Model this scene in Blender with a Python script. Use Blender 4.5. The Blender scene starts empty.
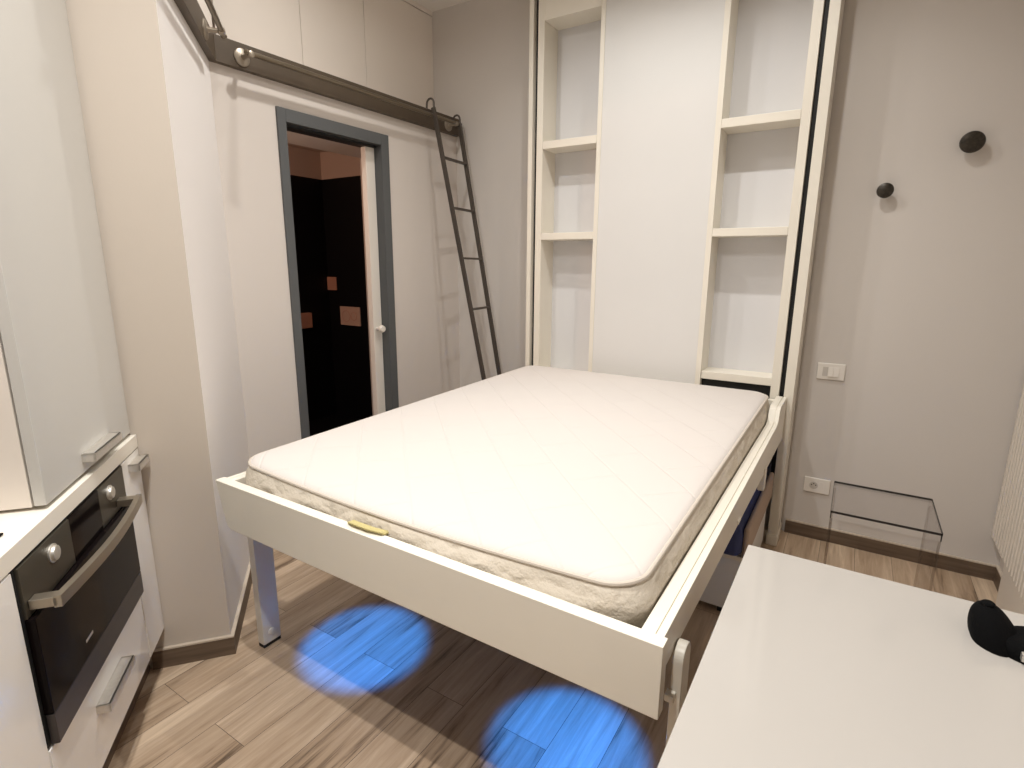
import bpy, bmesh, math, random
from mathutils import Vector, Matrix
random.seed(7)
SC = bpy.context.scene
COL = SC.collection
PI = math.pi
R = math.radians

# ------------------------------------------------------------------ materials
def new_mat(name):
    m = bpy.data.materials.new(name); m.use_nodes = True
    return m, m.node_tree.nodes, m.node_tree.links, m.node_tree.nodes['Principled BSDF']

def mat(name, col, rough=.5, metal=0., noise=0., nscale=20., bump=0., bscale=60., coat=0., spec=.5):
    m, N, L, b = new_mat(name)
    b.inputs['Base Color'].default_value = (*col, 1)
    b.inputs['Roughness'].default_value = rough
    b.inputs['Metallic'].default_value = metal
    b.inputs['Specular IOR Level'].default_value = spec
    if coat: b.inputs['Coat Weight'].default_value = coat; b.inputs['Coat Roughness'].default_value = .05
    tc = N.new('ShaderNodeTexCoord')
    if noise:
        n = N.new('ShaderNodeTexNoise'); n.inputs['Scale'].default_value = nscale; n.inputs['Detail'].default_value = 4
        L.new(tc.outputs['Object'], n.inputs['Vector'])
        r = N.new('ShaderNodeValToRGB')
        r.color_ramp.elements[0].position = .3; r.color_ramp.elements[1].position = .7
        r.color_ramp.elements[0].color = (*[c*(1-noise) for c in col], 1)
        r.color_ramp.elements[1].color = (*[min(1, c*(1+noise)) for c in col], 1)
        L.new(n.outputs['Fac'], r.inputs['Fac']); L.new(r.outputs['Color'], b.inputs['Base Color'])
    if bump:
        n = N.new('ShaderNodeTexNoise'); n.inputs['Scale'].default_value = bscale; n.inputs['Detail'].default_value = 3
        L.new(tc.outputs['Object'], n.inputs['Vector'])
        bp = N.new('ShaderNodeBump'); bp.inputs['Strength'].default_value = bump; bp.inputs['Distance'].default_value = .004
        L.new(n.outputs['Fac'], bp.inputs['Height']); L.new(bp.outputs['Normal'], b.inputs['Normal'])
    return m

def emit_mat(name, col, s):
    m, N, L, b = new_mat(name)
    b.inputs['Base Color'].default_value = (*col, 1)
    b.inputs['Emission Color'].default_value = (*col, 1)
    b.inputs['Emission Strength'].default_value = s
    return m

def floor_mat():
    m, N, L, b = new_mat('plank_floor')
    tc = N.new('ShaderNodeTexCoord')
    sx = N.new('ShaderNodeSeparateXYZ'); L.new(tc.outputs['Object'], sx.inputs[0])
    ay = N.new('ShaderNodeMath'); ay.operation = 'ADD'; ay.inputs[1].default_value = -1.19+9.4; L.new(sx.outputs['Y'], ay.inputs[0])
    ax = N.new('ShaderNodeMath'); ax.operation = 'ADD'; ax.inputs[1].default_value = .619+.152*40; L.new(sx.outputs['X'], ax.inputs[0])
    cb = N.new('ShaderNodeCombineXYZ'); L.new(ay.outputs[0], cb.inputs['X']); L.new(ax.outputs[0], cb.inputs['Y'])
    br = N.new('ShaderNodeTexBrick')
    br.offset = .5; br.offset_frequency = 2; br.squash = 1
    br.inputs['Scale'].default_value = 1
    br.inputs['Brick Width'].default_value = .94; br.inputs['Row Height'].default_value = .152
    br.inputs['Mortar Size'].default_value = .0008; br.inputs['Mortar Smooth'].default_value = .1; br.inputs['Bias'].default_value = 0
    br.inputs['Color1'].default_value = (0, 0, 0, 1); br.inputs['Color2'].default_value = (1, 1, 1, 1); br.inputs['Mortar'].default_value = (.5, .5, .5, 1)
    L.new(cb.outputs[0], br.inputs['Vector'])
    # grain coordinates, shifted from plank to plank
    sh = N.new('ShaderNodeVectorMath'); sh.operation = 'MULTIPLY_ADD'
    L.new(br.outputs['Color'], sh.inputs[0]); sh.inputs[1].default_value = (3.7, 9.1, 5.3); L.new(tc.outputs['Object'], sh.inputs[2])
    mp = N.new('ShaderNodeMapping'); mp.inputs['Scale'].default_value = (42, 2.6, 1); L.new(sh.outputs[0], mp.inputs['Vector'])
    n1 = N.new('ShaderNodeTexNoise'); n1.inputs['Scale'].default_value = 1; n1.inputs['Detail'].default_value = 9; n1.inputs['Roughness'].default_value = .68
    n1.inputs['Distortion'].default_value = .6
    L.new(mp.outputs[0], n1.inputs['Vector'])
    mp2 = N.new('ShaderNodeMapping'); mp2.inputs['Scale'].default_value = (9, 1.1, 1); L.new(sh.outputs[0], mp2.inputs['Vector'])
    n2 = N.new('ShaderNodeTexNoise'); n2.inputs['Scale'].default_value = 1; n2.inputs['Detail'].default_value = 4; L.new(mp2.outputs[0], n2.inputs['Vector'])
    cr = N.new('ShaderNodeValToRGB'); e = cr.color_ramp.elements
    e[0].position = .36; e[0].color = (.10, .062, .037, 1)
    e[1].position = .68; e[1].color = (.68, .53, .38, 1)
    k = cr.color_ramp.elements.new(.46); k.color = (.40, .285, .19, 1)
    k = cr.color_ramp.elements.new(.58); k.color = (.52, .39, .275, 1)
    mixf = N.new('ShaderNodeMath'); mixf.operation = 'MULTIPLY_ADD'; mixf.inputs[1].default_value = .55
    L.new(n1.outputs['Fac'], mixf.inputs[0])
    m2 = N.new('ShaderNodeMath'); m2.operation = 'MULTIPLY'; m2.inputs[1].default_value = .45; L.new(n2.outputs['Fac'], m2.inputs[0])
    L.new(m2.outputs[0], mixf.inputs[2])
    tone = N.new('ShaderNodeMath'); tone.operation = 'MULTIPLY_ADD'; tone.inputs[1].default_value = .10
    L.new(br.outputs['Color'], tone.inputs[0])
    off = N.new('ShaderNodeMath'); off.operation = 'ADD'; off.inputs[1].default_value = -.05; L.new(mixf.outputs[0], off.inputs[0])
    L.new(off.outputs[0], tone.inputs[2])
    L.new(tone.outputs[0], cr.inputs['Fac'])
    mx = N.new('ShaderNodeMix'); mx.data_type = 'RGBA'
    L.new(br.outputs['Fac'], mx.inputs['Factor']); L.new(cr.outputs['Color'], mx.inputs['A']); mx.inputs['B'].default_value = (.05, .036, .027, 1)
    L.new(mx.outputs['Result'], b.inputs['Base Color'])
    b.inputs['Roughness'].default_value = .42
    bp = N.new('ShaderNodeBump'); bp.inputs['Strength'].default_value = .25; bp.inputs['Distance'].default_value = .002
    L.new(n1.outputs['Fac'], bp.inputs['Height']); L.new(bp.outputs['Normal'], b.inputs['Normal'])
    return m

def wood_mat(name, c0, c1):
    m, N, L, b = new_mat(name)
    tc = N.new('ShaderNodeTexCoord'); mp = N.new('ShaderNodeMapping'); mp.inputs['Scale'].default_value = (3, 3, 60); L.new(tc.outputs['Object'], mp.inputs['Vector'])
    n = N.new('ShaderNodeTexNoise'); n.inputs['Scale'].default_value = 1; n.inputs['Detail'].default_value = 5; L.new(mp.outputs[0], n.inputs['Vector'])
    r = N.new('ShaderNodeValToRGB'); r.color_ramp.elements[0].position = .3; r.color_ramp.elements[1].position = .7
    r.color_ramp.elements[0].color = (*c0, 1); r.color_ramp.elements[1].color = (*c1, 1)
    L.new(n.outputs['Fac'], r.inputs['Fac']); L.new(r.outputs['Color'], b.inputs['Base Color']); b.inputs['Roughness'].default_value = .5
    return m

def quilt_mat(name, col, kind):
    m, N, L, b = new_mat(name)
    b.inputs['Roughness'].default_value = .85
    b.inputs['Specular IOR Level'].default_value = .2
    b.inputs['Base Color'].default_value = (*col, 1)
    tc = N.new('ShaderNodeTexCoord')
    bp = N.new('ShaderNodeBump')
    if kind == 'top':                      # stitched bars, laid like bricks across each other
        mp = N.new('ShaderNodeMapping'); mp.inputs['Rotation'].default_value = (0, 0, R(45)); mp.inputs['Scale'].default_value = (1, 1, 0); L.new(tc.outputs['Object'], mp.inputs['Vector'])
        br = N.new('ShaderNodeTexBrick'); br.inputs['Scale'].default_value = 1
        br.inputs['Brick Width'].default_value = .30; br.inputs['Row Height'].default_value = .15; br.offset = .5
        br.inputs['Mortar Size'].default_value = .006; br.inputs['Mortar Smooth'].default_value = 1
        L.new(mp.outputs[0], br.inputs['Vector'])
        iv = N.new('ShaderNodeMath'); iv.operation = 'SUBTRACT'; iv.inputs[0].default_value = 1; L.new(br.outputs['Fac'], iv.inputs[1])
        L.new(iv.outputs[0], bp.inputs['Height'])
        bp.inputs['Strength'].default_value = .22; bp.inputs['Distance'].default_value = .009
    else:                                   # wavy quilting on the border
        mp = N.new('ShaderNodeMapping'); mp.inputs['Scale'].default_value = (9, 9, 14); L.new(tc.outputs['Object'], mp.inputs['Vector'])
        v = N.new('ShaderNodeTexVoronoi'); v.feature = 'SMOOTH_F1'; v.inputs['Scale'].default_value = 1; v.inputs['Smoothness'].default_value = .25
        n = N.new('ShaderNodeTexNoise'); n.inputs['Scale'].default_value = 1.4
        L.new(mp.outputs[0], n.inputs['Vector'])
        ad = N.new('ShaderNodeVectorMath'); ad.operation = 'MULTIPLY_ADD'; L.new(n.outputs['Color'], ad.inputs[0]); ad.inputs[1].default_value = (.9, .9, .9); L.new(mp.outputs[0], ad.inputs[2])
        L.new(ad.outputs[0], v.inputs['Vector'])
        fine = N.new('ShaderNodeTexNoise'); fine.inputs['Scale'].default_value = 160; L.new(tc.outputs['Object'], fine.inputs['Vector'])
        fm = N.new('ShaderNodeMath'); fm.operation = 'MULTIPLY_ADD'; fm.inputs[1].default_value = .12; L.new(fine.outputs['Fac'], fm.inputs[0])
        iv = N.new('ShaderNodeMath'); iv.operation = 'SUBTRACT'; iv.inputs[0].default_value = 1; L.new(v.outputs['Distance'], iv.inputs[1])
        L.new(iv.outputs[0], fm.inputs[2])
        L.new(fm.outputs[0], bp.inputs['Height'])
        bp.inputs['Strength'].default_value = .75; bp.inputs['Distance'].default_value = .026
    L.new(bp.outputs['Normal'], b.inputs['Normal'])
    return m

def acrylic_mat(name, col, gl=.07, rough=.02):
    m = bpy.data.materials.new(name); m.use_nodes = True; N = m.node_tree.nodes; L = m.node_tree.links
    N.remove(N['Principled BSDF'])
    t = N.new('ShaderNodeBsdfTransparent'); t.inputs['Color'].default_value = (*col, 1)
    g = N.new('ShaderNodeBsdfGlossy'); g.inputs['Roughness'].default_value = rough
    fr = N.new('ShaderNodeFresnel'); fr.inputs['IOR'].default_value = 1.45
    ml = N.new('ShaderNodeMath'); ml.operation = 'MULTIPLY'; ml.inputs[1].default_value = gl; L.new(fr.outputs[0], ml.inputs[0])
    mx = N.new('ShaderNodeMixShader'); L.new(ml.outputs[0], mx.inputs['Fac']); L.new(t.outputs[0], mx.inputs[1]); L.new(g.outputs[0], mx.inputs[2])
    L.new(mx.outputs[0], N['Material Output'].inputs['Surface'])
    return m

M = {}
M['floor'] = floor_mat()
M['wall'] = mat('taupe_wall_paint', (.62, .58, .54), .75, bump=.05, bscale=200)
M['doorwall'] = mat('pale_wall_paint', (.645, .59, .54), .7, bump=.04, bscale=200)
M['piershaded'] = mat('beige_wall_paint_shaded', (.55, .485, .415), .7, bump=.04, bscale=200)  # pier front: weaker light put into the colour as a darker beige
M['pierlit'] = mat('pale_wall_paint_lit_side', (.84, .80, .77), .7, bump=.04, bscale=200)  # pier side: stronger light put into the colour as a paler tone
M['ceiling'] = mat('ceiling_paint', (.80, .76, .70), .8, bump=.03, bscale=150)
M['base'] = wood_mat('brown_skirting', (.085, .058, .038), (.17, .118, .08))
M['skirttop'] = mat('skirting_top', (.55, .47, .38), .5)
M['cream'] = mat('cream_lacquer', (.79, .745, .65), .38, noise=.03, nscale=3)
M['cream_panel'] = mat('cream_panel_lacquer', (.70, .692, .672), .55, noise=.015, nscale=2)
M['bayback'] = mat('grey_bay_back', (.68, .675, .68), .8, bump=.1, bscale=300)
M['gloss'] = mat('white_gloss', (.92, .89, .85), .12, coat=.6)
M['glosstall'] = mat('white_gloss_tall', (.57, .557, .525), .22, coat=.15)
M['underbed'] = mat('dark_bed_underside', (.03, .03, .032), .7)
M['gloss2'] = mat('white_satin', (.78, .75, .69), .3)
M['cabdoor'] = mat('overhead_door', (.80, .735, .665), .45)
M['counter'] = mat('white_worktop', (.82, .77, .68), .3)
M['steel'] = mat('brushed_steel', (.72, .69, .64), .45, .9, noise=.05, nscale=80)
M['ovensteel'] = mat('bronze_steel', (.10, .09, .07), .35, .7)
M['ovenhandle'] = mat('oven_handle_steel', (.42, .37, .30), .35, .9)
M['band'] = mat('dark_steel_band', (.07, .062, .06), .35, .5)
M['blackglass'] = mat('black_glass', (.006, .004, .004), .12, spec=.08)
M['black'] = mat('black', (.006, .006, .006), .6)
M['blackcloth'] = mat('black_cloth', (.003, .003, .0033), .9, bump=.3, bscale=250, spec=.1)
M['beam'] = mat('dark_bronze_metal', (.085, .062, .041), .5, .1, noise=.08, nscale=8)
M['ladder'] = mat('dark_ladder_metal', (.095, .08, .068), .45, .5)
M['brass'] = mat('aged_brass', (.20, .165, .12), .3, .8)
M['rosette'] = mat('pewter_rosette', (.36, .31, .25), .4, .7)
M['doorframe'] = mat('slate_grey_paint', (.092, .096, .098), .5)
M['doorwhite'] = mat('white_door_paint', (.74, .69, .62), .5)
M['darktile'] = mat('black_tile', (.004, .004, .005), .5, spec=.2)
M['bathceil'] = mat('bath_ceiling', (.46, .36, .30), .8)
M['copper'] = mat('copper_plate', (.62, .34, .25), .4, .3)
M['copperpale'] = mat('pale_copper_plate', (.72, .52, .42), .4, .3)
M['plastic'] = mat('white_plastic', (.80, .76, .70), .35)
M['plasticgrey'] = mat('grey_plastic', (.58, .54, .49), .4)
M['hole'] = mat('socket_holes', (.02, .018, .016), .6)
M['hook'] = mat('dark_bronze_hook', (.035, .028, .02), .35, .4, noise=.5, nscale=90)
M['table'] = mat('white_gloss_table', (.45, .425, .395), .10, coat=.15)
M['mtop'] = quilt_mat('mattress_knit', (.62, .575, .54), 'top')
M['mside'] = quilt_mat('mattress_border', (.66, .595, .50), 'side')
M['piping'] = mat('mattress_piping', (.56, .50, .43), .8)
M['strap'] = mat('yellow_webbing', (.52, .45, .20), .7, bump=.5, bscale=400)
M['sofa'] = mat('navy_sofa_fabric', (.05, .062, .15), .9, bump=.3, bscale=250)
M['sofaside'] = mat('brown_sofa_fabric', (.42, .32, .25), .9, bump=.3, bscale=250)
M['leg'] = mat('white_leg_paint', (.74, .72, .68), .4)
M['rubber'] = mat('black_rubber', (.01, .01, .01), .7)
M['radiator'] = mat('white_radiator', (.72, .66, .58), .4)
M['acryl'] = acrylic_mat('clear_smoke_acrylic', (.972, .966, .966), .3)
M['acryledge'] = mat('smoke_acrylic_edge', (.03, .028, .028), .15)
M['acrylrim'] = acrylic_mat('acrylic_rim', (.86, .85, .84), 1.0, .15)
M['led'] = emit_mat('blue_led', (.05, .28, 1.0), 12)

# ------------------------------------------------------------------ mesh builder
class MB:
    def __init__(s): s.bm = bmesh.new(); s.slot = 0
    def _merge(s, o, bev=0, seg=2):
        if bev:
            bmesh.ops.bevel(o, geom=list(o.edges), offset=bev, segments=seg, profile=.5, affect='EDGES', clamp_overlap=True)
        for f in o.faces: f.material_index = s.slot
        me = bpy.data.meshes.new('tmp'); o.to_mesh(me); o.free(); s.bm.from_mesh(me); bpy.data.meshes.remove(me)
    def box(s, a, b, bev=0, seg=2, f=None):
        """box between corners a, b; f maps local to world"""
        o = bmesh.new(); vs = []
        for x in (a[0], b[0]):
            for y in (a[1], b[1]):
                for z in (a[2], b[2]): vs.append(o.verts.new((x, y, z)))
        for q in ((0, 1, 3, 2), (4, 6, 7, 5), (0, 4, 5, 1), (2, 3, 7, 6), (0, 2, 6, 4), (1, 5, 7, 3)): o.faces.new([vs[i] for i in q])
        if f:
            for v in o.verts: v.co = f(*v.co)
        bmesh.ops.recalc_face_normals(o, faces=o.faces)
        s._merge(o, bev, seg); return s
    def prism(s, pts, axis, lo, hi, bev=0, seg=2, f=None):
        """polygon pts (2-D) extruded along axis 'x','y' or 'z'"""
        o = bmesh.new()
        def p3(p, t): return {'x': (t, p[0], p[1]), 'y': (p[0], t, p[1]), 'z': (p[0], p[1], t)}[axis]
        A = [o.verts.new(p3(p, lo)) for p in pts]; B = [o.verts.new(p3(p, hi)) for p in pts]
        o.faces.new(A); o.faces.new(B[::-1]); n = len(pts)
        for i in range(n): o.faces.new((A[i], B[i], B[(i+1) % n], A[(i+1) % n]))
        if f:
            for v in o.verts: v.co = f(*v.co)
        bmesh.ops.recalc_face_normals(o, faces=o.faces)
        s._merge(o, bev, seg); return s
    def tube(s, pts, r, n=12, cap=True, square=False):
        o = bmesh.new(); pts = [Vector(p) for p in pts]; rings = []
        ref = None
        for i, p in enumerate(pts):
            d = (pts[min(i+1, len(pts)-1)]-pts[max(i-1, 0)]).normalized()
            if ref is None: ref = Vector((0, 0, 1)) if abs(d.z) < .9 else Vector((0, 1, 0))
            u = ref.cross(d)
            if u.length < 1e-4: u = Vector((1, 0, 0)).cross(d)
            u.normalize(); w = d.cross(u); ref = w
            rr = r[i] if isinstance(r, (list, tuple)) else r
            rings.append([o.verts.new(p+rr*(math.cos(2*PI*k/n)*u+math.sin(2*PI*k/n)*w)) for k in range(n)])
        for a, b in zip(rings, rings[1:]):
            for k in range(n): o.faces.new((a[k], a[(k+1) % n], b[(k+1) % n], b[k]))
        if cap: o.faces.new(rings[0][::-1]); o.faces.new(rings[-1])
        bmesh.ops.recalc_face_normals(o, faces=o.faces)
        s._merge(o); return s
    def bar(s, p, q, w, h, side):
        """rectangular bar from p to q, w wide along 'side', h thick across"""
        p, q, side = Vector(p), Vector(q), Vector(side).normalized(); d = (q-p).normalized(); t = d.cross(side).normalized()
        o = bmesh.new(); A = []; 
        for c in (p, q):
            A.append([o.verts.new(c+side*sx*w/2+t*sy*h/2) for sx, sy in ((-1, -1), (1, -1), (1, 1), (-1, 1))])
        o.faces.new(A[0]); o.faces.new(A[1][::-1])
        for k in range(4): o.faces.new((A[0][k], A[1][k], A[1][(k+1) % 4], A[0][(k+1) % 4]))
        bmesh.ops.recalc_face_normals(o, faces=o.faces)
        s._merge(o, min(w, h)*.15, 2); return s
    def lathe(s, prof, c, axis, n=32):
        """prof: (radius, height) pairs about axis through c"""
        c = Vector(c); ax = Vector(axis).normalized(); u = ax.orthogonal().normalized(); w = ax.cross(u)
        o = bmesh.new(); rings = []
        for r, h in prof:
            if r < 1e-6: rings.append([o.verts.new(c+ax*h)])
            else: rings.append([o.verts.new(c+ax*h+r*(math.cos(2*PI*k/n)*u+math.sin(2*PI*k/n)*w)) for k in range(n)])
        for a, b in zip(rings, rings[1:]):
            for k in range(n):
                q = [a[k % len(a)], a[(k+1) % len(a)], b[(k+1) % len(b)], b[k % len(b)]]
                q = list(dict.fromkeys(q))
                if len(q) > 2: o.faces.new(q)
        if len(rings[0]) > 1: o.faces.new(rings[0][::-1])
        if len(rings[-1]) > 1: o.faces.new(rings[-1])
        bmesh.ops.recalc_face_normals(o, faces=o.faces)
        s._merge(o); return s
    def build(s, name, m, parent=None, origin=None, smooth=True, ang=35):
        bm = s.bm
        if origin is None:
            lo = Vector([min(v.co[i] for v in bm.verts) for i in range(3)]); hi = Vector([max(v.co[i] for v in bm.verts) for i in range(3)])
            origin = Vector(((lo.x+hi.x)/2, (lo.y+hi.y)/2, lo.z))
        origin = Vector(origin)
        bmesh.ops.translate(bm, verts=bm.verts, vec=-origin)
        if smooth:
            for f in bm.faces: f.smooth = True
            for e in bm.edges:
                if len(e.link_faces) == 2 and e.calc_face_angle(0) > R(ang): e.smooth = False
        me = bpy.data.meshes.new(name); bm.to_mesh(me); bm.free()
        for x in (m if isinstance(m, (list, tuple)) else [m]): me.materials.append(x)
        o = bpy.data.objects.new(name, me); COL.objects.link(o)
        o['_w'] = list(origin)
        if smooth:
            wn = o.modifiers.new('weighted_normal', 'WEIGHTED_NORMAL'); wn.keep_sharp = True; wn.weight = 100
        if parent is not None:
            o.parent = parent; o.location = origin-Vector(parent['_w'])
        else: o.location = origin
        return o

def tag(o, label=None, cat=None, group=None, kind=None):
    for k, v in (('label', label), ('category', cat), ('group', group), ('kind', kind)):
        if v: o[k] = v
    return o
def thing(name, loc, label, cat, group=None):
    o = bpy.data.objects.new(name, None); COL.objects.link(o); o.location = loc; o['_w'] = list(loc); o.empty_display_size = .05
    return tag(o, label, cat, group)
def struct(mb, name, m, **k):
    o = mb.build(name, m, **k); o['kind'] = 'structure'; return o

# ------------------------------------------------------------------ frames of the oblique walls
TK = R(50.7)
KA = Vector((-math.sin(TK), math.cos(TK), 0)); KN = Vector((math.cos(TK), math.sin(TK), 0))
def K(n, a, z): return KN*n+KA*a+Vector((0, 0, z))          # kitchen frame: n into the room, a along the units
TD = R(1.3)
DD = Vector((math.sin(TD), math.cos(TD), 0)); DN = Vector((math.cos(TD), -math.sin(TD), 0)); D0 = Vector((-2.382, 3.084, 0))
def D(o, y, z): return D0+DN*o+DD*((y-3.084)/math.cos(TD))+Vector((0, 0, z))   # door-wall frame: o into the room, y along
WY = 3.084; RX = .692; CZ = 3.0
PA, PN = 1.975, -.410                                       # pier corner in the kitchen frame

# ------------------------------------------------------------------ room shell
struct(MB().box((-4.6, -3.2, -.1), (3.2, 3.8, 0)), 'floor', M['floor'], origin=(0, 0, 0))
struct(MB().box((-4.6, -3.2, CZ), (3.2, 3.8, CZ+.1)), 'ceiling', M['ceiling'])
struct(MB().box((-3.3, WY, 0), (RX+.12, WY+.12, CZ)), 'wall_back', M['wall'])
struct(MB().box((RX, .1, 0), (RX+.12, WY, CZ)), 'wall_right', M['doorwall'])
struct(MB().box((RX+.12, .1, 0), (2.9, .22, CZ)), 'wall_alcove', M['doorwall'])
struct(MB().box((2.78, -2.7, 0), (2.9, .1, CZ)), 'wall_far_right', M['doorwall'])
struct(MB().box((.3, -2.82, 0), (2.9, -2.7, CZ)), 'wall_rear', M['doorwall'])
struct(MB().box((-1.40, -2.7, 0), (-1.25, PA, CZ), f=K), 'wall_kitchen', M['doorwall'])
# pier between the kitchen run and the door wall
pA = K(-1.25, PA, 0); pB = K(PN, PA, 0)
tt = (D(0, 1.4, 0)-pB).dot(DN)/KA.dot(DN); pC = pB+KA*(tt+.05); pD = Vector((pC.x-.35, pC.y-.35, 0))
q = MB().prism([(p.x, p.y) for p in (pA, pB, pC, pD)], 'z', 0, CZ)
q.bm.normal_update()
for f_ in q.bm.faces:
    if f_.normal.dot(KN) > .8: f_.material_index = 1  # face turned to the bed takes the lightened colour
struct(q, 'wall_pillar', [M['piershaded'], M['pierlit']])
# door wall with its opening; thicker above, where it carries the overhead cabinets
YI0, YI1, ZI = 1.792, 2.396, 2.055
w = MB()
w.box((-.14, 1.36, 0), (0, YI0-.03, ZI+.05), f=D).box((-.14, YI1+.03, 0), (0, 3.09, ZI+.05), f=D).box((-.62, 1.30, ZI+.05), (0, 3.09, 2.325), f=D)
struct(w, 'wall_left', M['doorwall'])
# skirting boards: wood face with a pale top edge
def skirt(name, path_boxes):
    b = MB()
    for (a, c, f) in path_boxes:
        b.slot = 0; b.box(a, (c[0], c[1], c[2]-.006), f=f); b.slot = 1; b.box((a[0], a[1], c[2]-.006), c, f=f)
    return struct(b, name, [M['base'], M['skirttop']])
skirt('baseboard_back', [((-.185, WY-.012, 0), (RX, WY, .075), None)])
skirt('baseboard_back_left', [((-2.37, WY-.012, 0), (-1.73, WY, .075), None)])
skirt('baseboard_right', [((RX-.012, 2.802, 0), (RX, WY-.012, .075), None)])
skirt('baseboard_pillar', [((-.66, PA-.012, 0), (PN+.012, PA, .075), K), ((PN, PA, 0), (PN+.012, PA+.735, .075), K)])
skirt('baseboard_left', [((0, 1.47, 0), (.012, 1.745, .075), D), ((0, 2.456, 0), (.012, 3.07, .075), D)])

# bathroom beyond the doorway
BX, BY = -4.03, 3.32
b = MB().box((BX-.1, .9, 0), (BX, BY, 2.10)).box((BX, BY, 0), (-2.56, BY+.1, 2.10)).box((BX-.1, .8, 0), (-2.6, .9, 2.10))
struct(b, 'wall_bathroom', M['darktile'])
b = MB().box((BX-.1, .9, 2.10), (BX, BY, 2.32)).box((BX, BY, 2.10), (-2.56, BY+.1, 2.32)).box((BX-.1, .8, 2.10), (-2.6, .9, 2.32))
struct(b, 'wall_bathroom_top', M['bathceil'])
struct(MB().box((BX-.1, .8, 2.32), (-3.01, BY+.1, 2.36)), 'ceiling_bathroom', M['bathceil'])
struct(MB().box((BX, .9, 0.0), (-2.54, BY, .012)), 'floor_bathroom', M['darktile'])

# door frame and its sliding leaf
fr = MB()
fr.box((-.14, 1.746, 0), (.012, YI0, 2.115), .002, f=D).box((-.14, YI1, 0), (.012, 2.454, 2.115), .002, f=D).box((-.14, YI0, ZI), (.012, YI1, 2.115), .002, f=D)
door = struct(fr, 'door_1', M['doorframe'])
leaf = MB().box((-.085, 2.328, .015), (-.045, YI1-.002, ZI-.012), .003, f=D).build('door_panel', M['doorwhite'], door)
leaf['label'] = 'white sliding door leaf mostly pushed into the wall'
kb = MB(); kc = D(-.045, 2.352, 1.015); kb.lathe([(.008, 0), (.008, .03), (.020, .034), (.023, .044), (.018, .056), (0, .06)], kc, DN, 20)
kb.build('door_knob', M['doorwhite'], leaf)
MB().box((-.10, YI0, ZI-.012), (-.03, YI1, ZI), f=D).build('door_track', M['black'], door)

# plates in the bathroom
def plate(name, lab, cat, c, w_, h_, axis, m, grp=None):
    t = MB()
    if axis == 'y': t.box((c[0]-w_/2, BY-.012, c[2]-h_/2), (c[0]+w_/2, BY, c[2]+h_/2), .004)
    else: t.box((BX, c[1]-w_/2, c[2]-h_/2), (BX+.05, c[1]+w_/2, c[2]+h_/2), .006)
    return tag(t.build(name, m), lab, cat, grp)
fp = plate('flush_plate', 'pale copper flush plate on the dark bathroom wall', 'flush plate', (-3.76, 0, .945), .25, .165, 'y', M['copperpale'])
for i, (dx, rr) in enumerate(((-.045, .048), (.05, .035))):
    pts = [(-3.76+dx+rr*math.cos(2*PI*k/24), BY-.0135, .945+rr*math.sin(2*PI*k/24)) for k in range(25)]
    MB().tube(pts, .0022, 6, cap=False).build('flush_button', M['copper'], fp)
plate('wall_plate', 'small square copper plate, the upper one, above the flush plate', 'wall plate', (-4.03+.05, 0, 1.222), .13, .115, 'y', M['copper'])
plate('wall_plate', 'small square copper plate low beside the left door jamb', 'wall plate', (0, 3.02, .915), .13, .13, 'x', M['copper'])

# ------------------------------------------------------------------ overhead cabinets, steel board, rail, ladder
CO = -.185
GO = 'overhead cabinets above the doorway'
labs = ['overhead cabinet door next to the corner bend of the dark board', 'middle overhead cabinet door, above the grey door frame', 'overhead cabinet door beside the back wall corner, above the ladder']
for (y0, y1), lab in zip(((1.60, 2.060), (2.060, 2.492), (2.492, 3.082)), labs):
    t = thing('overhead_cabinet', D(CO-.2, (y0+y1)/2, 2.326), lab, 'cabinet', GO)
    MB().box((CO-.42, y0+.001, 2.326), (CO-.02, y1-.001, 2.975), f=D).build('cabinet_body', M['cabdoor'], t)
    MB().box((CO-.018, y0+.0015, 2.328), (CO, y1-.0015, 2.970), .0015, f=D).build('cabinet_door', M['cabdoor'], t)
t = MB().box((PN, PA+.05, 2.327), (PN+.012, PA+.93, 2.97), .0015, f=K).build('cabinet_panel', M['cabdoor'])
tag(t, 'overhead cabinet panel on the pillar side, at the top edge of the photo', 'cabinet', GO)
struct(MB().box((CO-.4, 1.40, 2.975), (CO+.004, 3.084, CZ), f=D), 'trim_1', M['cabdoor'])

# board: two faces meeting in the bend
def line_hit(off):                         # where the board's pier face (at distance off) meets its door-wall face
    p = K(PN+off, PA, 0); q = D(off, 1.4, 0)
    return p+KA*((q-p).dot(DN)/KA.dot(DN))
i0, i1 = line_hit(.0), line_hit(.03)
e0, e1 = D(0, 3.082, 0), D(.03, 3.082, 0); s0, s1 = K(PN, PA, 0), K(PN+.03, PA, 0)
MB_ = MB().prism([(p.x, p.y) for p in (s0, s1, i1, e1, e0, i0)], 'z', 2.222, 2.326, .002)
tag(MB_.build('steel_board', M['beam']), 'dark bronze metal board running along the wall above the doorway', 'beam')

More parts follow.
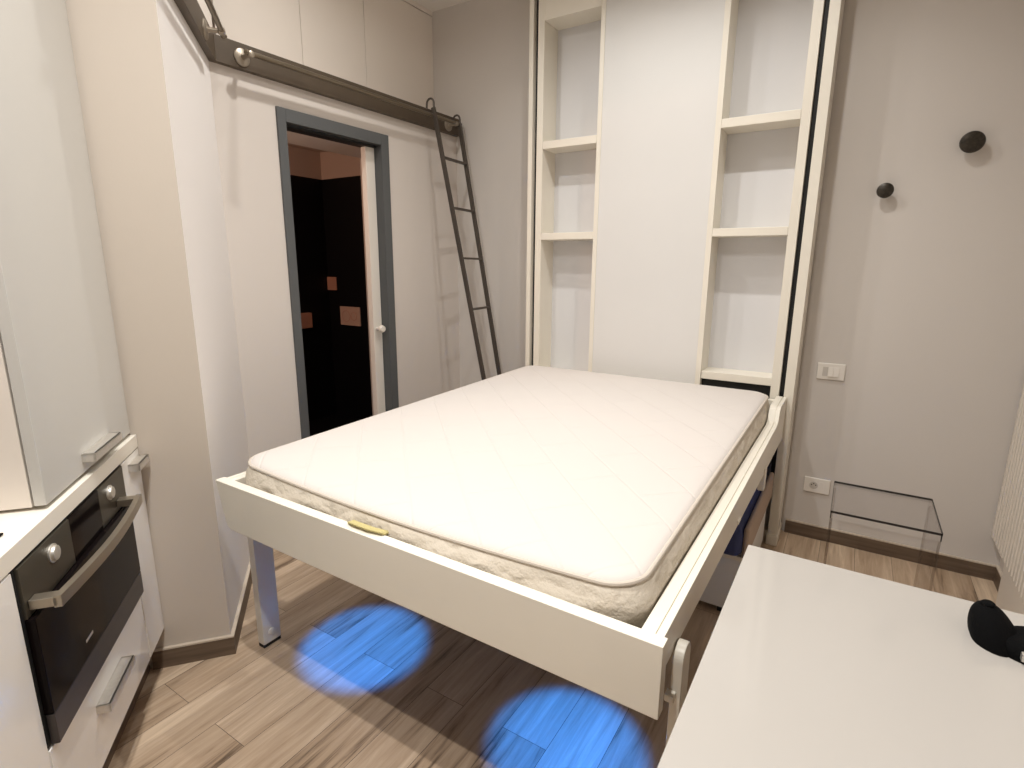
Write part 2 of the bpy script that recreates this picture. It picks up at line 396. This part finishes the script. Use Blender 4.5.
def rail(lab, fr_, n0, n1, y0, y1, posts, z=2.272):
    A, B = fr_(n1, y0, z), fr_(n1, y1, z)
    t = thing('ladder_rail', tuple(fr_(n0, (y0+y1)/2, z)), lab, 'rail', 'brass rails on the dark board')
    MB().tube([A, B], .0105, 14).build('rod', M['brass'], t)
    nv = (fr_(1, 0, 0)-fr_(0, 0, 0)).normalized(); av = (B-A).normalized()
    for yp in posts:
        c = fr_(n0, yp, z-.004)
        ro = MB().lathe([(.036, 0), (.036, .004), (.032, .008), (.012, .012), (.009, .02), (.009, n1-n0-.012), (.0135, n1-n0-.008), (.0135, n1-n0+.010), (.006, n1-n0+.014)], c, nv, 24).build('bracket', M['rosette'], t)
    for P_, s_ in ((A, -1), (B, 1)):
        MB().lathe([(.0085, 0), (.012, .003), (.012, .010), (.007, .016), (0, .018)], P_, av*s_, 16).build('finial', M['brass'], t)
    return t
rail('brass rail over the doorway that the ladder hooks onto', D, .03, .095, 1.572, 3.0, (1.582, 2.965))
rail('brass rail on the pillar side of the board, end near the bend', K, PN+.03, PN+.088, PA+.06, PA+.635, (PA+.585,), z=2.268)

# ladder leaning on the rail
YL, YR = 2.742, 2.992
t = thing('library_ladder', (-1.82, 2.87, 0), 'dark metal ladder hooked on the brass rail in the corner', 'ladder')
def lx(z, s): return (-1.772-.2235*z) if s == 0 else (-1.845-.194*z)
tops = (2.315, 2.275)
for s, y in ((0, YL), (1, YR)):
    o = MB().bar((lx(0.004, s), y, 0.004), (lx(tops[s], s), y, tops[s]), .027, .015, (1, 0, .21)).build('stile', M['ladder'], t)
for z in (2.03, 1.735, 1.435, 1.125, .56, .26):
    MB().bar((lx(z, 0), YL, z), (lx(z-.002, 1), YR, z-.002), .024, .013, (1, 0, 0)).build('rung', M['ladder'], t)
for s, y in ((0, YL), (1, YR)):
    x0 = lx(tops[s], s); z0 = tops[s]-.02
    pts = [(x0+.012, y, z0-.05), (x0+.005, y, z0+.03)]
    for k in range(9):
        a_ = PI*k/8; pts.append((x0-.022+.027*math.cos(a_), y, z0+.045+.027*math.sin(a_)))
    pts.append((x0-.051, y, z0+.02))
    MB().tube(pts, .006, 10).build('hook', M['ladder'], t)

# ------------------------------------------------------------------ wall bed cabinet
FY = 2.89
t = thing('wall_bed_cabinet', (-.95, 2.98, 0), 'cream wall bed cabinet with open side bays and tall centre panel', 'bed cabinet')
TOPZ = 2.88
cm = M['cream']
for x0, x1 in ((-1.712, -1.684), (-.248, -.205)):
    MB().box((x0, FY-.005, 0.0), (x1, WY-.014, TOPZ), .003).build('side_post', cm, t)
    MB().box((x0-.004, FY-.02, 0), (x1+.006, WY-.016, .055), .006).build('foot', cm, t)
for x0, x1 in ((-1.684, -1.658), (-.270, -.248)):
    MB().box((x0, FY+.03, .3), (x1, WY-.03, TOPZ-.02)).build('gap_strip', M['black'], t)  # black strip filling the gap between post and stile
stz = .62
for x0, x1 in ((-1.658, -1.618), (-1.287, -1.262), (-.675, -.648), (-.310, -.270)):
    MB().box((x0, FY, stz), (x1, 3.052, TOPZ), .002).build('stile', cm, t)
MB().box((-1.262, FY+.002, stz), (-.675, FY+.03, TOPZ), .001).build('centre_panel', M['cream_panel'], t)
for x0, x1, zb in ((-1.618, -1.287, .70), (-.648, -.310, .83)):
    MB().box((x0, 3.046, zb), (x1, 3.056, TOPZ)).build('back_panel', M['bayback'], t)
    MB().box((x0, FY, 2.694), (x1, 3.046, TOPZ), .002).build('top_rail', cm, t)
    for z0, z1 in ((2.040, 2.081), (1.541, 1.580)):
        MB().box((x0, FY, z0), (x1, 3.046, z1), .003).build('shelf', cm, t)
    MB().box((x0, FY+.01, .822 if x0 > -1 else .722), (x1, 3.046, .862 if x0 > -1 else .758), .003).build('bottom_rail', cm, t)
MB().box((-.648, FY+.04, .60), (-.310, 3.05, .822)).build('void_shade_block', M['black'], t)  # black block standing in for the shade inside the open slot

# ------------------------------------------------------------------ folding bed
XL, XRt = -1.674, -.232
Y0, Y1 = .885, 2.878
t = thing('folding_bed', (-.95, 1.9, 0), 'cream fold-down bed frame with rounded footboard and blue underlights', 'bed')
# footboard with rounded lower corners
fz0, fz1 = .558, .717
pts = [(-1.680, fz1), (-.224, fz1), (-.224, fz0)]
for k in range(7):
    a_ = R(72)*k/6; pts.append((-1.618-.024*math.sin(a_), fz0+.024-.024*math.cos(a_)))
MB().prism(pts, 'y', Y0, Y0+.032, .004).build('footboard', cm, t)
for x0, x1 in ((XL, XL+.046), (XRt-.046, XRt)):
    prof = [(Y0+.032, .714), (2.565, .714), (2.60, .722), (2.635, .772), (2.66, .782), (Y1, .782), (Y1, .570), (Y0+.032, .632)]
    xm = x0+.0165 if x0 < -1 else x1-.0165
    rl = MB(); rl.prism(prof, 'x', min(x0, x1), xm-.0012, .002); rl.prism(prof, 'x', xm+.0012, max(x0, x1), .002); rl.prism([(y, z-.004) if z > .7 else (y, z) for y, z in prof], 'x', xm-.0013, xm+.0013)
    rl.build('side_rail', cm, t)
MB().box((XL+.046, Y0+.032, .585), (XRt-.046, 2.78, .640)).build('base_panel', M['underbed'], t)
MB().box((XL+.046, 2.84, .62), (XRt-.046, Y1-.005, .765), .003).build('head_rail', cm, t)
# legs outside both rails
for x0, x1, bx0, bx1, yc, hw, zt in ((-1.742, -1.707, -1.709, XL, 1.043, .038, .63), (-.2305, -.208, XRt-.001, -.230, 1.017, .031, .645)):
    prof = [(yc-hw+.002, .012), (yc+hw-.002, .012)]
    for k in range(15):
        a_ = PI*k/14; prof.append((yc+hw*math.cos(a_), zt-hw+hw*math.sin(a_)))
    lg = MB().prism(prof, 'x', x0, x1, .004).build('leg', M['leg'] if x0 < -1 else cm, t)
    MB().box((x0+.002, yc-hw+.003, 0), (x1-.002, yc+hw-.003, .012)).build('foot_pad', M['rubber'], lg)
    MB().lathe([(.014, 0), (.014, .004), (.011, .006), (0, .0065)], (x1, yc, .055), (1, 0, 0), 24).build('bolt_cap', M['leg'], lg)
    MB().lathe([(hw*.7, 0), (hw*.7, bx1-bx0)], (bx0, yc, zt-hw), (1, 0, 0), 32).build('pivot_disc', cm, t)
MB().box((-.236, .965, .535), (-.216, .9855, .552), .003).build('stop_peg', cm, t)
for y, z0, z1 in ((2.28, .50, .615), (1.70, .60, .635)):
    MB().box((-.250, y-.022, z0+.02), (-.226, y+.022, z1), .004).build('bracket', cm, t)
LEDS = [(-1.412, 1.225), (-.570, 1.225), (-1.395, 2.35), (-.50, 2.42)]
for x, y in LEDS:
    MB().lathe([(.030, 0), (.036, .004), (.036, .010)], (x, y, .575), (0, 0, 1), 28).build('led_ring', M['steel'], t)
    MB().lathe([(.026, 0), (.026, .002)], (x, y, .5738), (0, 0, 1), 24).build('led_lens', M['led'], t)

# ------------------------------------------------------------------ mattress
mx0, mx1, my0, my1 = -1.634, -.296, .938, 2.80
def rr(inset, r, n=10):
    out = []; r = max(r-inset, .012)
    for cx, cy, a0 in ((mx1-inset-r, my1-inset-r, 0), (mx0+inset+r, my1-inset-r, 90), (mx0+inset+r, my0+inset+r, 180), (mx1-inset-r, my0+inset+r, 270)):
        for k in range(n+1):
            a_ = R(a0+90*k/n); out.append((cx+r*math.cos(a_), cy+r*math.sin(a_)))
    # subdivide straight runs
    res = []
    for i, p in enumerate(out):
        q = out[(i+1) % len(out)]; L_ = math.hypot(q[0]-p[0], q[1]-p[1]); m_ = 24 if i % (n+1) == n else 1
        for k in range(m_): res.append((p[0]+(q[0]-p[0])*k/m_, p[1]+(q[1]-p[1])*k/m_))
    return res
def ztop(x, y):
    s_ = (y-my0)/(my1-my0)
    u = (x-mx0)/(mx1-mx0)
    sag = .024*math.sin(PI*min(1, max(0, u)))**1.0*max(0, 1-s_*2.2)
    return .783+.030*s_-sag
def mesh_rings(rings, name, m, parent, fill_last=False):
    bm = bmesh.new(); V = [[bm.verts.new(p) for p in r_] for r_ in rings]; n = len(V[0])
    for a, b_ in zip(V, V[1:]):
        for k in range(n): bm.faces.new((a[k], a[(k+1) % n], b_[(k+1) % n], b_[k]))
    if fill_last:
        c = Vector((0, 0, 0))
        for v in V[-1]: c += v.co
        c /= n; cv = bm.verts.new((c.x, c.y, sum(v.co.z for v in V[-1])/n))
        for k in range(n): bm.faces.new((V[-1][k], V[-1][(k+1) % n], cv))
    bmesh.ops.recalc_face_normals(bm, faces=bm.faces)
    b_ = MB(); b_.bm.free(); b_.bm = bm
    return b_.build(name, m, parent, ang=80)
mt = thing('mattress', (-.947, 1.865, .642), 'thick white quilted mattress lying on the fold-down bed', 'mattress')
RC = .085
rng = []
for f_, ins in ((0, .010), (.06, .000), (.25, -.009), (.46, -.013), (.58, -.014), (.78, -.009), (.93, .000), (1, .006)):
    ring = []
    for x, y in rr(ins, RC):
        z = .642+(ztop(x, y)-.012-.642)*f_
        if z < .718: x = min(max(x, XL+.048), XRt-.049); y = max(y, Y0+.034)
        ring.append((x, y, z))
    rng.append(ring)
mesh_rings(rng, 'side_border', M['mside'], mt)
rng = []
for ins, dz in ((.006, -.010), (.010, -.004), (.022, .001), (.05, .005), (.12, .008), (.25, .010), (.4, .010), (.55, .010)):
    rng.append([(x, y, ztop(x, y)+dz) for x, y in rr(ins, RC)])
mesh_rings(rng, 'top_panel', M['mtop'], mt, True)
pp = [(x, y, ztop(x, y)-.011) for x, y in rr(.004, RC)]; pp.append(pp[0])
MB().tube(pp, .0055, 8, cap=False).build('piping', M['piping'], mt)
# webbing handle at the foot, lying over the border
pts = [(-1.092, my0-.004, .715), (-1.082, my0-.012, .722), (-1.06, my0-.019, .7265), (-1.0, my0-.019, .7265), (-.96, my0-.010, .724), (-.955, my0-.002, .719)]
sb = bmesh.new(); va = []
for (x, y, z) in pts:
    va.append([sb.verts.new((x, y, z)), sb.verts.new((x, y-.022, z+.003)), sb.verts.new((x, y-.022, z-.001)), sb.verts.new((x, y, z-.004))])
for a, b_ in zip(va, va[1:]):
    for k in range(4): sb.faces.new((a[k], a[(k+1) % 4], b_[(k+1) % 4], b_[k]))
sb.faces.new(va[0]); sb.faces.new(va[-1][::-1]); bmesh.ops.recalc_face_normals(sb, faces=sb.faces)
q = MB(); q.bm.free(); q.bm = sb; q = q.build('handle_strap', M['strap'], mt); q['label'] = 'yellow webbing handle'

# ------------------------------------------------------------------ sofa under the bed
t = thing('sofa', (-.95, 2.5, 0), 'low sofa with navy seat cushion tucked under the bed', 'sofa')
MB().box((-1.62, 2.14, .03), (-.262, 2.84, .265), .006).build('base', M['cream_panel'], t)
MB().box((-1.62, 2.125, .262), (-.258, 2.15, .283), .005).build('front_ledge', M['cream'], t)
MB().box((-1.62, 2.09, .284), (-.953, 2.80, .415), .035, 4).build('seat_cushion', M['sofa'], t)
b = MB().box((-.947, 2.09, .284), (-.262, 2.80, .415), .035, 4); b.build('seat_cushion', M['sofa'], t)
MB().box((-.264, 2.11, .285), (-.242, 2.82, .413), .010, 3).build('side_pad', M['sofaside'], t)
for x in (-1.58, -.32):
    for y in (2.18, 2.78): MB().box((x-.02, y-.02, 0), (x+.02, y+.02, .03)).build('foot', M['black'], t)

# ------------------------------------------------------------------ kitchen run
F = -.611; HB = -1.248
def khandle(a0, a1, z, n, parent, depth=.032, h=.014):
    q = MB()
    q.box((n+depth-.006, a0, z-h/2-.008), (n+depth, a1, z+h/2), .001, f=K)
    q.box((n, a0, z+h/2-.005), (n+depth, a1, z+h/2), .001, f=K)
    q.box((n, a0, z-h/2-.008), (n+depth, a0+.004, z+h/2), f=K); q.box((n, a1-.004, z-h/2-.008), (n+depth, a1, z+h/2), f=K)
    o = q.build('handle', M['steel'], parent); o['label'] = 'brushed steel bar handle'; return o
t = thing('base_cabinet', tuple(K(-.9, .88, 0)), 'white base cabinet left of the oven, at the photo\'s left edge', 'cabinet', 'kitchen base cabinets')
MB().box((HB, .55, .15), (F-.02, 1.204, .814), f=K).build('cabinet_body', M['gloss2'], t)
MB().box((F-.019, .553, .153), (F, 1.202, .812), .0015, f=K).build('door', M['gloss'], t)
MB().box((HB, .55, 0), (F-.06, 1.204, .148), f=K).build('plinth', M['base'], t)
t = thing('drawer_cabinet', tuple(K(-.9, 1.5, 0)), 'white cabinet with one drawer below the black oven', 'cabinet', 'kitchen base cabinets')
MB().box((HB, 1.206, .15), (F-.02, 1.808, .394), f=K).build('cabinet_body', M['gloss2'], t)
d = MB().box((F-.019, 1.208, .153), (F, 1.806, .394), .0015, f=K).build('drawer', M['gloss'], t)
khandle(1.42, 1.605, .308, F, d)
MB().box((HB, 1.206, 0), (F-.06, 1.808, .148), f=K).build('plinth', M['base'], t)
t = thing('narrow_cabinet', tuple(K(-.9, 1.89, 0)), 'narrow white pull-out cabinet between the oven and the pillar', 'cabinet', 'kitchen base cabinets')
MB().box((HB, 1.832, .15), (F-.02, 1.970, .814), f=K).build('cabinet_body', M['gloss2'], t)
d = MB().box((F-.019, 1.814, .153), (F, 1.970, .812), .0015, f=K).build('door', M['gloss'], t)
khandle(1.862, 1.955, .785, F, d)
MB().box((HB, 1.81, 0), (F-.06, 1.970, .148), f=K).build('plinth', M['base'], t)
MB_ = MB().box((HB, .55, .816), (F+.001, 1.972, .858), .002, f=K)
tag(MB_.build('worktop', M['counter']), 'white kitchen worktop above the oven', 'worktop')
# hob whose corner shows at the picture's edge
tag(MB().box((-1.16, .72, .8585), (-.650, 1.285, .864), .003, f=K).build('induction_hob', M['blackglass']), 'black glass hob on the worktop, its corner at the left edge', 'hob')
# oven
t = thing('oven', tuple(K(-.9, 1.515, .396)), 'black built-in oven with curved steel handle under the worktop', 'oven')
OF = F+.004
MB().box((HB+.05, 1.215, .398), (OF-.028, 1.80, .812), f=K).build('oven_body', M['black'], t)
MB().box((OF-.026, 1.209, .400), (OF-.006, 1.812, .813), .001, f=K).build('trim_frame', M['black'], t)
cp = MB().box((OF-.006, 1.216, .700), (OF, 1.445, .811), .001, f=K).box((OF-.006, 1.620, .700), (OF, 1.806, .811), .001, f=K).box((OF-.0062, 1.216, .700), (OF-.004, 1.806, .811), f=K).build('control_panel', M['ovensteel'], t)
MB().box((OF-.006, 1.446, .700), (OF-.0005, 1.619, .811), .001, f=K).build('display', M['blackglass'], t)
for a_ in (1.350, 1.690):
    MB().lathe([(.021, 0), (.021, .003), (.017, .004), (.016, .009), (.014, .010), (0, .010)], K(OF, a_, .774), KN, 28).build('knob', M['steel'], cp)
od = MB().box((OF-.006, 1.216, .476), (OF+.012, 1.792, .698), .002, f=K).build('oven_door', M['blackglass'], t)
q = MB().box((OF-.004, 1.216, .402), (OF+.012, 1.792, .474), .002, f=K).build('lower_band', M['band'], od); q['label'] = 'dark steel band under the glass'
MB().box((OF+.0121, 1.395, .512), (OF+.0126, 1.435, .519), f=K).build('badge', M['steel'], od)
hb = MB(); pts = []
for k in range(17):
    u = k/16; a_ = 1.226+(1.752-1.226)*u; pts.append((OF+.012+.030+.018*math.sin(PI*u), a_))
o_ = bmesh.new(); va = []
for (n_, a_) in pts:
    va.append([o_.verts.new(K(n_, a_, .712)), o_.verts.new(K(n_+.014, a_, .712)), o_.verts.new(K(n_+.014, a_, .737)), o_.verts.new(K(n_, a_, .737))])
for A_, B_ in zip(va, va[1:]):
    for k in range(4): o_.faces.new((A_[k], A_[(k+1) % 4], B_[(k+1) % 4], B_[k]))
o_.faces.new(va[0]); o_.faces.new(va[-1][::-1]); bmesh.ops.recalc_face_normals(o_, faces=o_.faces)
hb._merge(o_)
for a_ in (1.226, 1.724): hb.box((OF+.0005, a_, .714), (OF+.050, a_+.028, .735), .002, f=K)
q = hb.build('handle', M['ovenhandle'], od); q['label'] = 'curved brushed steel handle bar'
# tall wall cabinet standing on the worktop
t = thing('tall_cabinet', tuple(K(-.9, 1.68, .868)), 'tall white gloss cabinet standing above the worktop', 'cabinet')
MB().box((HB, 1.400, .866), (-.650, 1.968, 2.96), f=K).build('cabinet_body', M['cabdoor'], t)
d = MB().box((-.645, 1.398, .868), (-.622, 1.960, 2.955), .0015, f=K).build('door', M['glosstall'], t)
khandle(1.600, 1.79, .911, -.622, d)

# ------------------------------------------------------------------ right side of the room
def socket(name, lab, cat, x0, x1, z0, z1):
    t = thing(name, ((x0+x1)/2, WY, (z0+z1)/2), lab, cat)
    zc, xc = (z0+z1)/2, (x0+x1)/2
    MB().box((x0, WY-.010, z0), (x1, WY, z1), .004, 3).build('cover_plate', M['plastic'], t)
    return t, xc, zc
t, xc, zc = socket('light_switch', 'white double rocker switch on the grey wall', 'switch', -.128, -.008, .851, .933)
MB().box((xc-.036, WY-.011, zc-.023), (xc-.013, WY-.008, zc+.023), .001).build('blank_module', M['plasticgrey'], t)
for k in range(2):
    MB().prism([(WY-.010, zc-.023), (WY-.018, zc-.023), (WY-.012, zc+.023), (WY-.010, zc+.023)], 'x', xc-.012+.0235*k, xc+.0105+.0235*k, .001).build('rocker', M['plastic'], t)
t, xc, zc = socket('power_socket', 'white wall socket low on the grey wall, above the skirting', 'socket', -.122, -.004, .252, .332)
MB().lathe([(.0195, -.001), (.0195, .0008), (.018, .0012)], (xc-.014, WY-.010, zc), (0, -1, 0), 28).build('socket_ring', M['plasticgrey'], t)
for dx, dz in ((-.0095, .003), (.0095, .003), (0, .0095)):
    MB().lathe([(.003, 0), (.003, .0006)], (xc-.014+dx, WY-.0112, zc+dz), (0, -1, 0), 12).build('socket_hole', M['hole'], t)
MB().box((xc+.010, WY-.0112, zc-.023), (xc+.032, WY-.009, zc+.023), .001).build('blank_module', M['plastic'], t)

for (x, z, r_, lab) in ((.3235, 1.906, .043, 'larger dark oval wall hook, higher up on the grey wall'), (.0465, 1.733, .033, 'smaller dark oval wall hook, nearer the bed cabinet')):
    t = thing('coat_hook', (x, WY, z), lab, 'hook', 'dark round hooks on the grey wall')
    MB().lathe([(.013, 0), (.013, .004), (.008, .007), (.008, .034)], (x, WY, z), (0, -1, 0), 20).build('stem', M['hook'], t)
    MB().lathe([(.008, .030), (r_*.8, .033), (r_, .040), (r_*.94, .046), (r_*.6, .051), (0, .053)], (x, WY, z), (0, -1, 0), 36).build('knob', M['hook'], t)

# radiator on the right wall, vertical flutes
t = thing('radiator', (RX-.03, 2.75, .215), 'white ribbed radiator on the right wall, at the photo\'s right edge', 'radiator')
MB().box((RX-.046, 2.33, .215), (RX-.002, 3.07, 1.80), .003).build('back_plate', M['radiator'], t)
fl = MB()
for k in range(18):
    y = 2.35+.0405*k; fl.prism([(RX-.045, y+.002), (RX-.052, y+.008), (RX-.052, y+.031), (RX-.045, y+.037)], 'z', .2155, 1.799)
fl.build('ribbed_front', M['radiator'], t)

struct(MB().box((RX-.050, .1, 0), (RX, 2.80, .2145)), 'trim_2', M['radiator'])
# acrylic stool
t = thing('acrylic_stool', (.195, 2.56, 0), 'clear smoked acrylic stool by the back wall', 'stool')
sx0, sx1, sy0, sy1, sh, th = .012, .366, 2.385, 2.745, .45, .009
MB().box((sx0, sy0, sh-th), (sx1, sy1, sh), .001).build('seat', M['acryl'], t)
for x0, x1 in ((sx0, sx0+th), (sx1-th, sx1)):
    MB().box((x0, sy0+.002, 0), (x1, sy1-.002, sh-th-.0005), .001).build('side_panel', M['acryl'], t)
for (a, c) in (((sx0-.001, sy0-.002, sh-th), (sx1+.001, sy0, sh)), ((sx0-.001, sy1, sh-th), (sx1+.001, sy1+.002, sh)), ((sx0-.002, sy0, sh-th), (sx0, sy1, sh)), ((sx1, sy0, sh-th), (sx1+.002, sy1, sh)),
               ((sx0-.001, sy0-.002, sh-.032), (sx0+.003, sy0+.001, sh)), ((sx1-.003, sy0-.002, sh-.032), (sx1+.001, sy0+.001, sh))):
    q = MB().box(a, c).build('edge', M['acryledge'], t); q['label'] = 'dark polished edge'
for x0, x1 in ((sx0, sx0+th), (sx1-th, sx1)):
    for y0_, y1_ in ((sy0-.001, sy0+.0015), (sy1-.0015, sy1+.001)):
        MB().box((x0, y0_, 0), (x1, y1_, sh-.033)).build('panel_edge', M['acrylrim'], t)

# dining table in the foreground
t = thing('dining_table', (.26, .80, 0), 'white gloss table in the foreground', 'table')
tx0, tx1, ty0, ty1 = -.151, RX-.01, .22, 1.311
MB().box((tx0, ty0, .715), (tx1, ty1, .75), .003, 3).build('tabletop', M['table'], t)
for x in (tx0+.03, tx1-.09):
    for y in (ty0+.03, ty1-.09): MB().box((x, y, 0), (x+.06, y+.06, .715), .003).build('leg', M['gloss2'], t)

# black cap on the table
t = thing('cap', (.33, 1.19, .75), 'folded black cloth cap with a top button and grey buckle on the white table', 'cap')
def blob(c, sx_, sy_, sz_, top=1., n=28, mrows=12, seed=1):
    o = bmesh.new(); rings = []
    for i in range(mrows+1):
        u = i/mrows; ph = u*PI/2
        rr_ = math.cos(ph)**top; zz = math.sin(ph)
        if i == mrows: rings.append([o.verts.new((c[0], c[1], c[2]+sz_))]); continue
        ring = []
        for k in range(n):
            a_ = 2*PI*k/n; w_ = 1+.05*math.sin(3*a_+seed)+.03*math.sin(5*a_+2*seed+4*u)
            ring.append(o.verts.new((c[0]+sx_*rr_*w_*math.cos(a_), c[1]+sy_*rr_*w_*math.sin(a_), c[2]+sz_*zz)))
        rings.append(ring)
    for a, b_ in zip(rings, rings[1:]):
        for k in range(n):
            q_ = list(dict.fromkeys([a[k], a[(k+1) % n], b_[(k+1) % len(b_)] if len(b_) > 1 else b_[0], b_[k % len(b_)]]))
            if len(q_) > 2: o.faces.new(q_)
    o.faces.new(rings[0][::-1]); bmesh.ops.recalc_face_normals(o, faces=o.faces)
    return o
o_ = blob((.280, 1.185, .75), .037, .050, .060, 1.05)
for v in o_.verts: v.co.x -= (v.co.z-.75)*.26; v.co.y += (v.co.z-.75)*.18
b = MB(); b._merge(o_); b.build('crown', M['blackcloth'], t)
MB().lathe([(.004, -.004), (.010, 0), (.011, .003), (.008, .006), (0, .007)], (.2645, 1.196, .8075), (-.1, 0, 1), 18).build('button', M['blackcloth'], t)
o_ = blob((.372, 1.176, .75), .100, .056, .027, .22, n=48, seed=3)
for v in o_.verts: v.co.z -= 0 if v.co.z < .752 else (v.co.x-.372)*.02
b = MB(); b._merge(o_); b.build('folded_side', M['blackcloth'], t)
q = MB().box((.304, 1.122, .757), (.322, 1.134, .771), .002).build('buckle', M['steel'], t); q['label'] = 'small grey metal buckle'

# ------------------------------------------------------------------ lights
def disk(name, loc, power, col=(1, .83, .64), size=.055, spread=140, rot=(0, 0, 0)):
    l = bpy.data.lights.new(name, 'AREA'); l.shape = 'DISK'; l.size = size; l.energy = power; l.color = col; l.spread = R(spread)
    o = bpy.data.objects.new(name, l); COL.objects.link(o); o.location = loc; o.rotation_euler = rot; return o
WARM = (1, .98, .945)
for x, y, p, sp in ((-.40, 2.10, 8, 140), (-1.07, 2.10, 7, 140), (-1.82, 1.74, 8, 168), (-.34, .10, 21, 140), (-1.0, .48, 18, 140)):
    disk('ceiling_lamp', (x, y, CZ-.012), p, WARM, spread=sp)
for x, y in LEDS:
    l = bpy.data.lights.new('led_spot', 'SPOT'); l.energy = 36; l.color = (.008, .215, 1.0); l.spot_size = R(50); l.spot_blend = .45; l.shadow_soft_size = .012
    o = bpy.data.objects.new('led_spot', l); COL.objects.link(o); o.location = (x, y, .568)
l = bpy.data.lights.new('bathroom_lamp', 'POINT'); l.energy = 26.0; l.color = (1, .62, .45); l.shadow_soft_size = .06
o = bpy.data.objects.new('bathroom_lamp', l); COL.objects.link(o); o.location = (-3.5, 1.3, 1.9)

W = bpy.data.worlds.new('World'); SC.world = W; W.use_nodes = True
W.node_tree.nodes['Background'].inputs['Color'].default_value = (1, .9, .8, 1); W.node_tree.nodes['Background'].inputs['Strength'].default_value = .002

# ------------------------------------------------------------------ camera
f_px, yaw, pitch, roll = 544.20, R(-32.079), R(12.399), R(-.405)
Fv = Vector((math.sin(yaw)*math.cos(pitch), math.cos(yaw)*math.cos(pitch), -math.sin(pitch)))
Rv = Vector((math.cos(yaw), -math.sin(yaw), 0)); Dv = Fv.cross(Rv)
R2 = math.cos(roll)*Rv+math.sin(roll)*Dv; D2 = -math.sin(roll)*Rv+math.cos(roll)*Dv
cam = bpy.data.cameras.new('camera'); co = bpy.data.objects.new('camera', cam); COL.objects.link(co)
cam.sensor_width = 36; cam.lens = f_px/1024*36; cam.clip_start = .02; cam.clip_end = 50
mw = Matrix(((R2.x, -D2.x, -Fv.x, 0), (R2.y, -D2.y, -Fv.y, 0), (R2.z, -D2.z, -Fv.z, 1.40), (0, 0, 0, 1)))
co.matrix_world = mw
SC.camera = co
for o in list(SC.objects):
    if '_w' in o: del o['_w']

SC.view_settings.view_transform = 'Standard'
SC.view_settings.look = 'None'
SC.view_settings.gamma = 1
SC.view_settings.use_curve_mapping = False
SC.view_settings.exposure = 0.18
SC.cycles.max_bounces = 8
SC.cycles.diffuse_bounces = 5
SC.cycles.transmission_bounces = 10
SC.cycles.transparent_max_bounces = 10
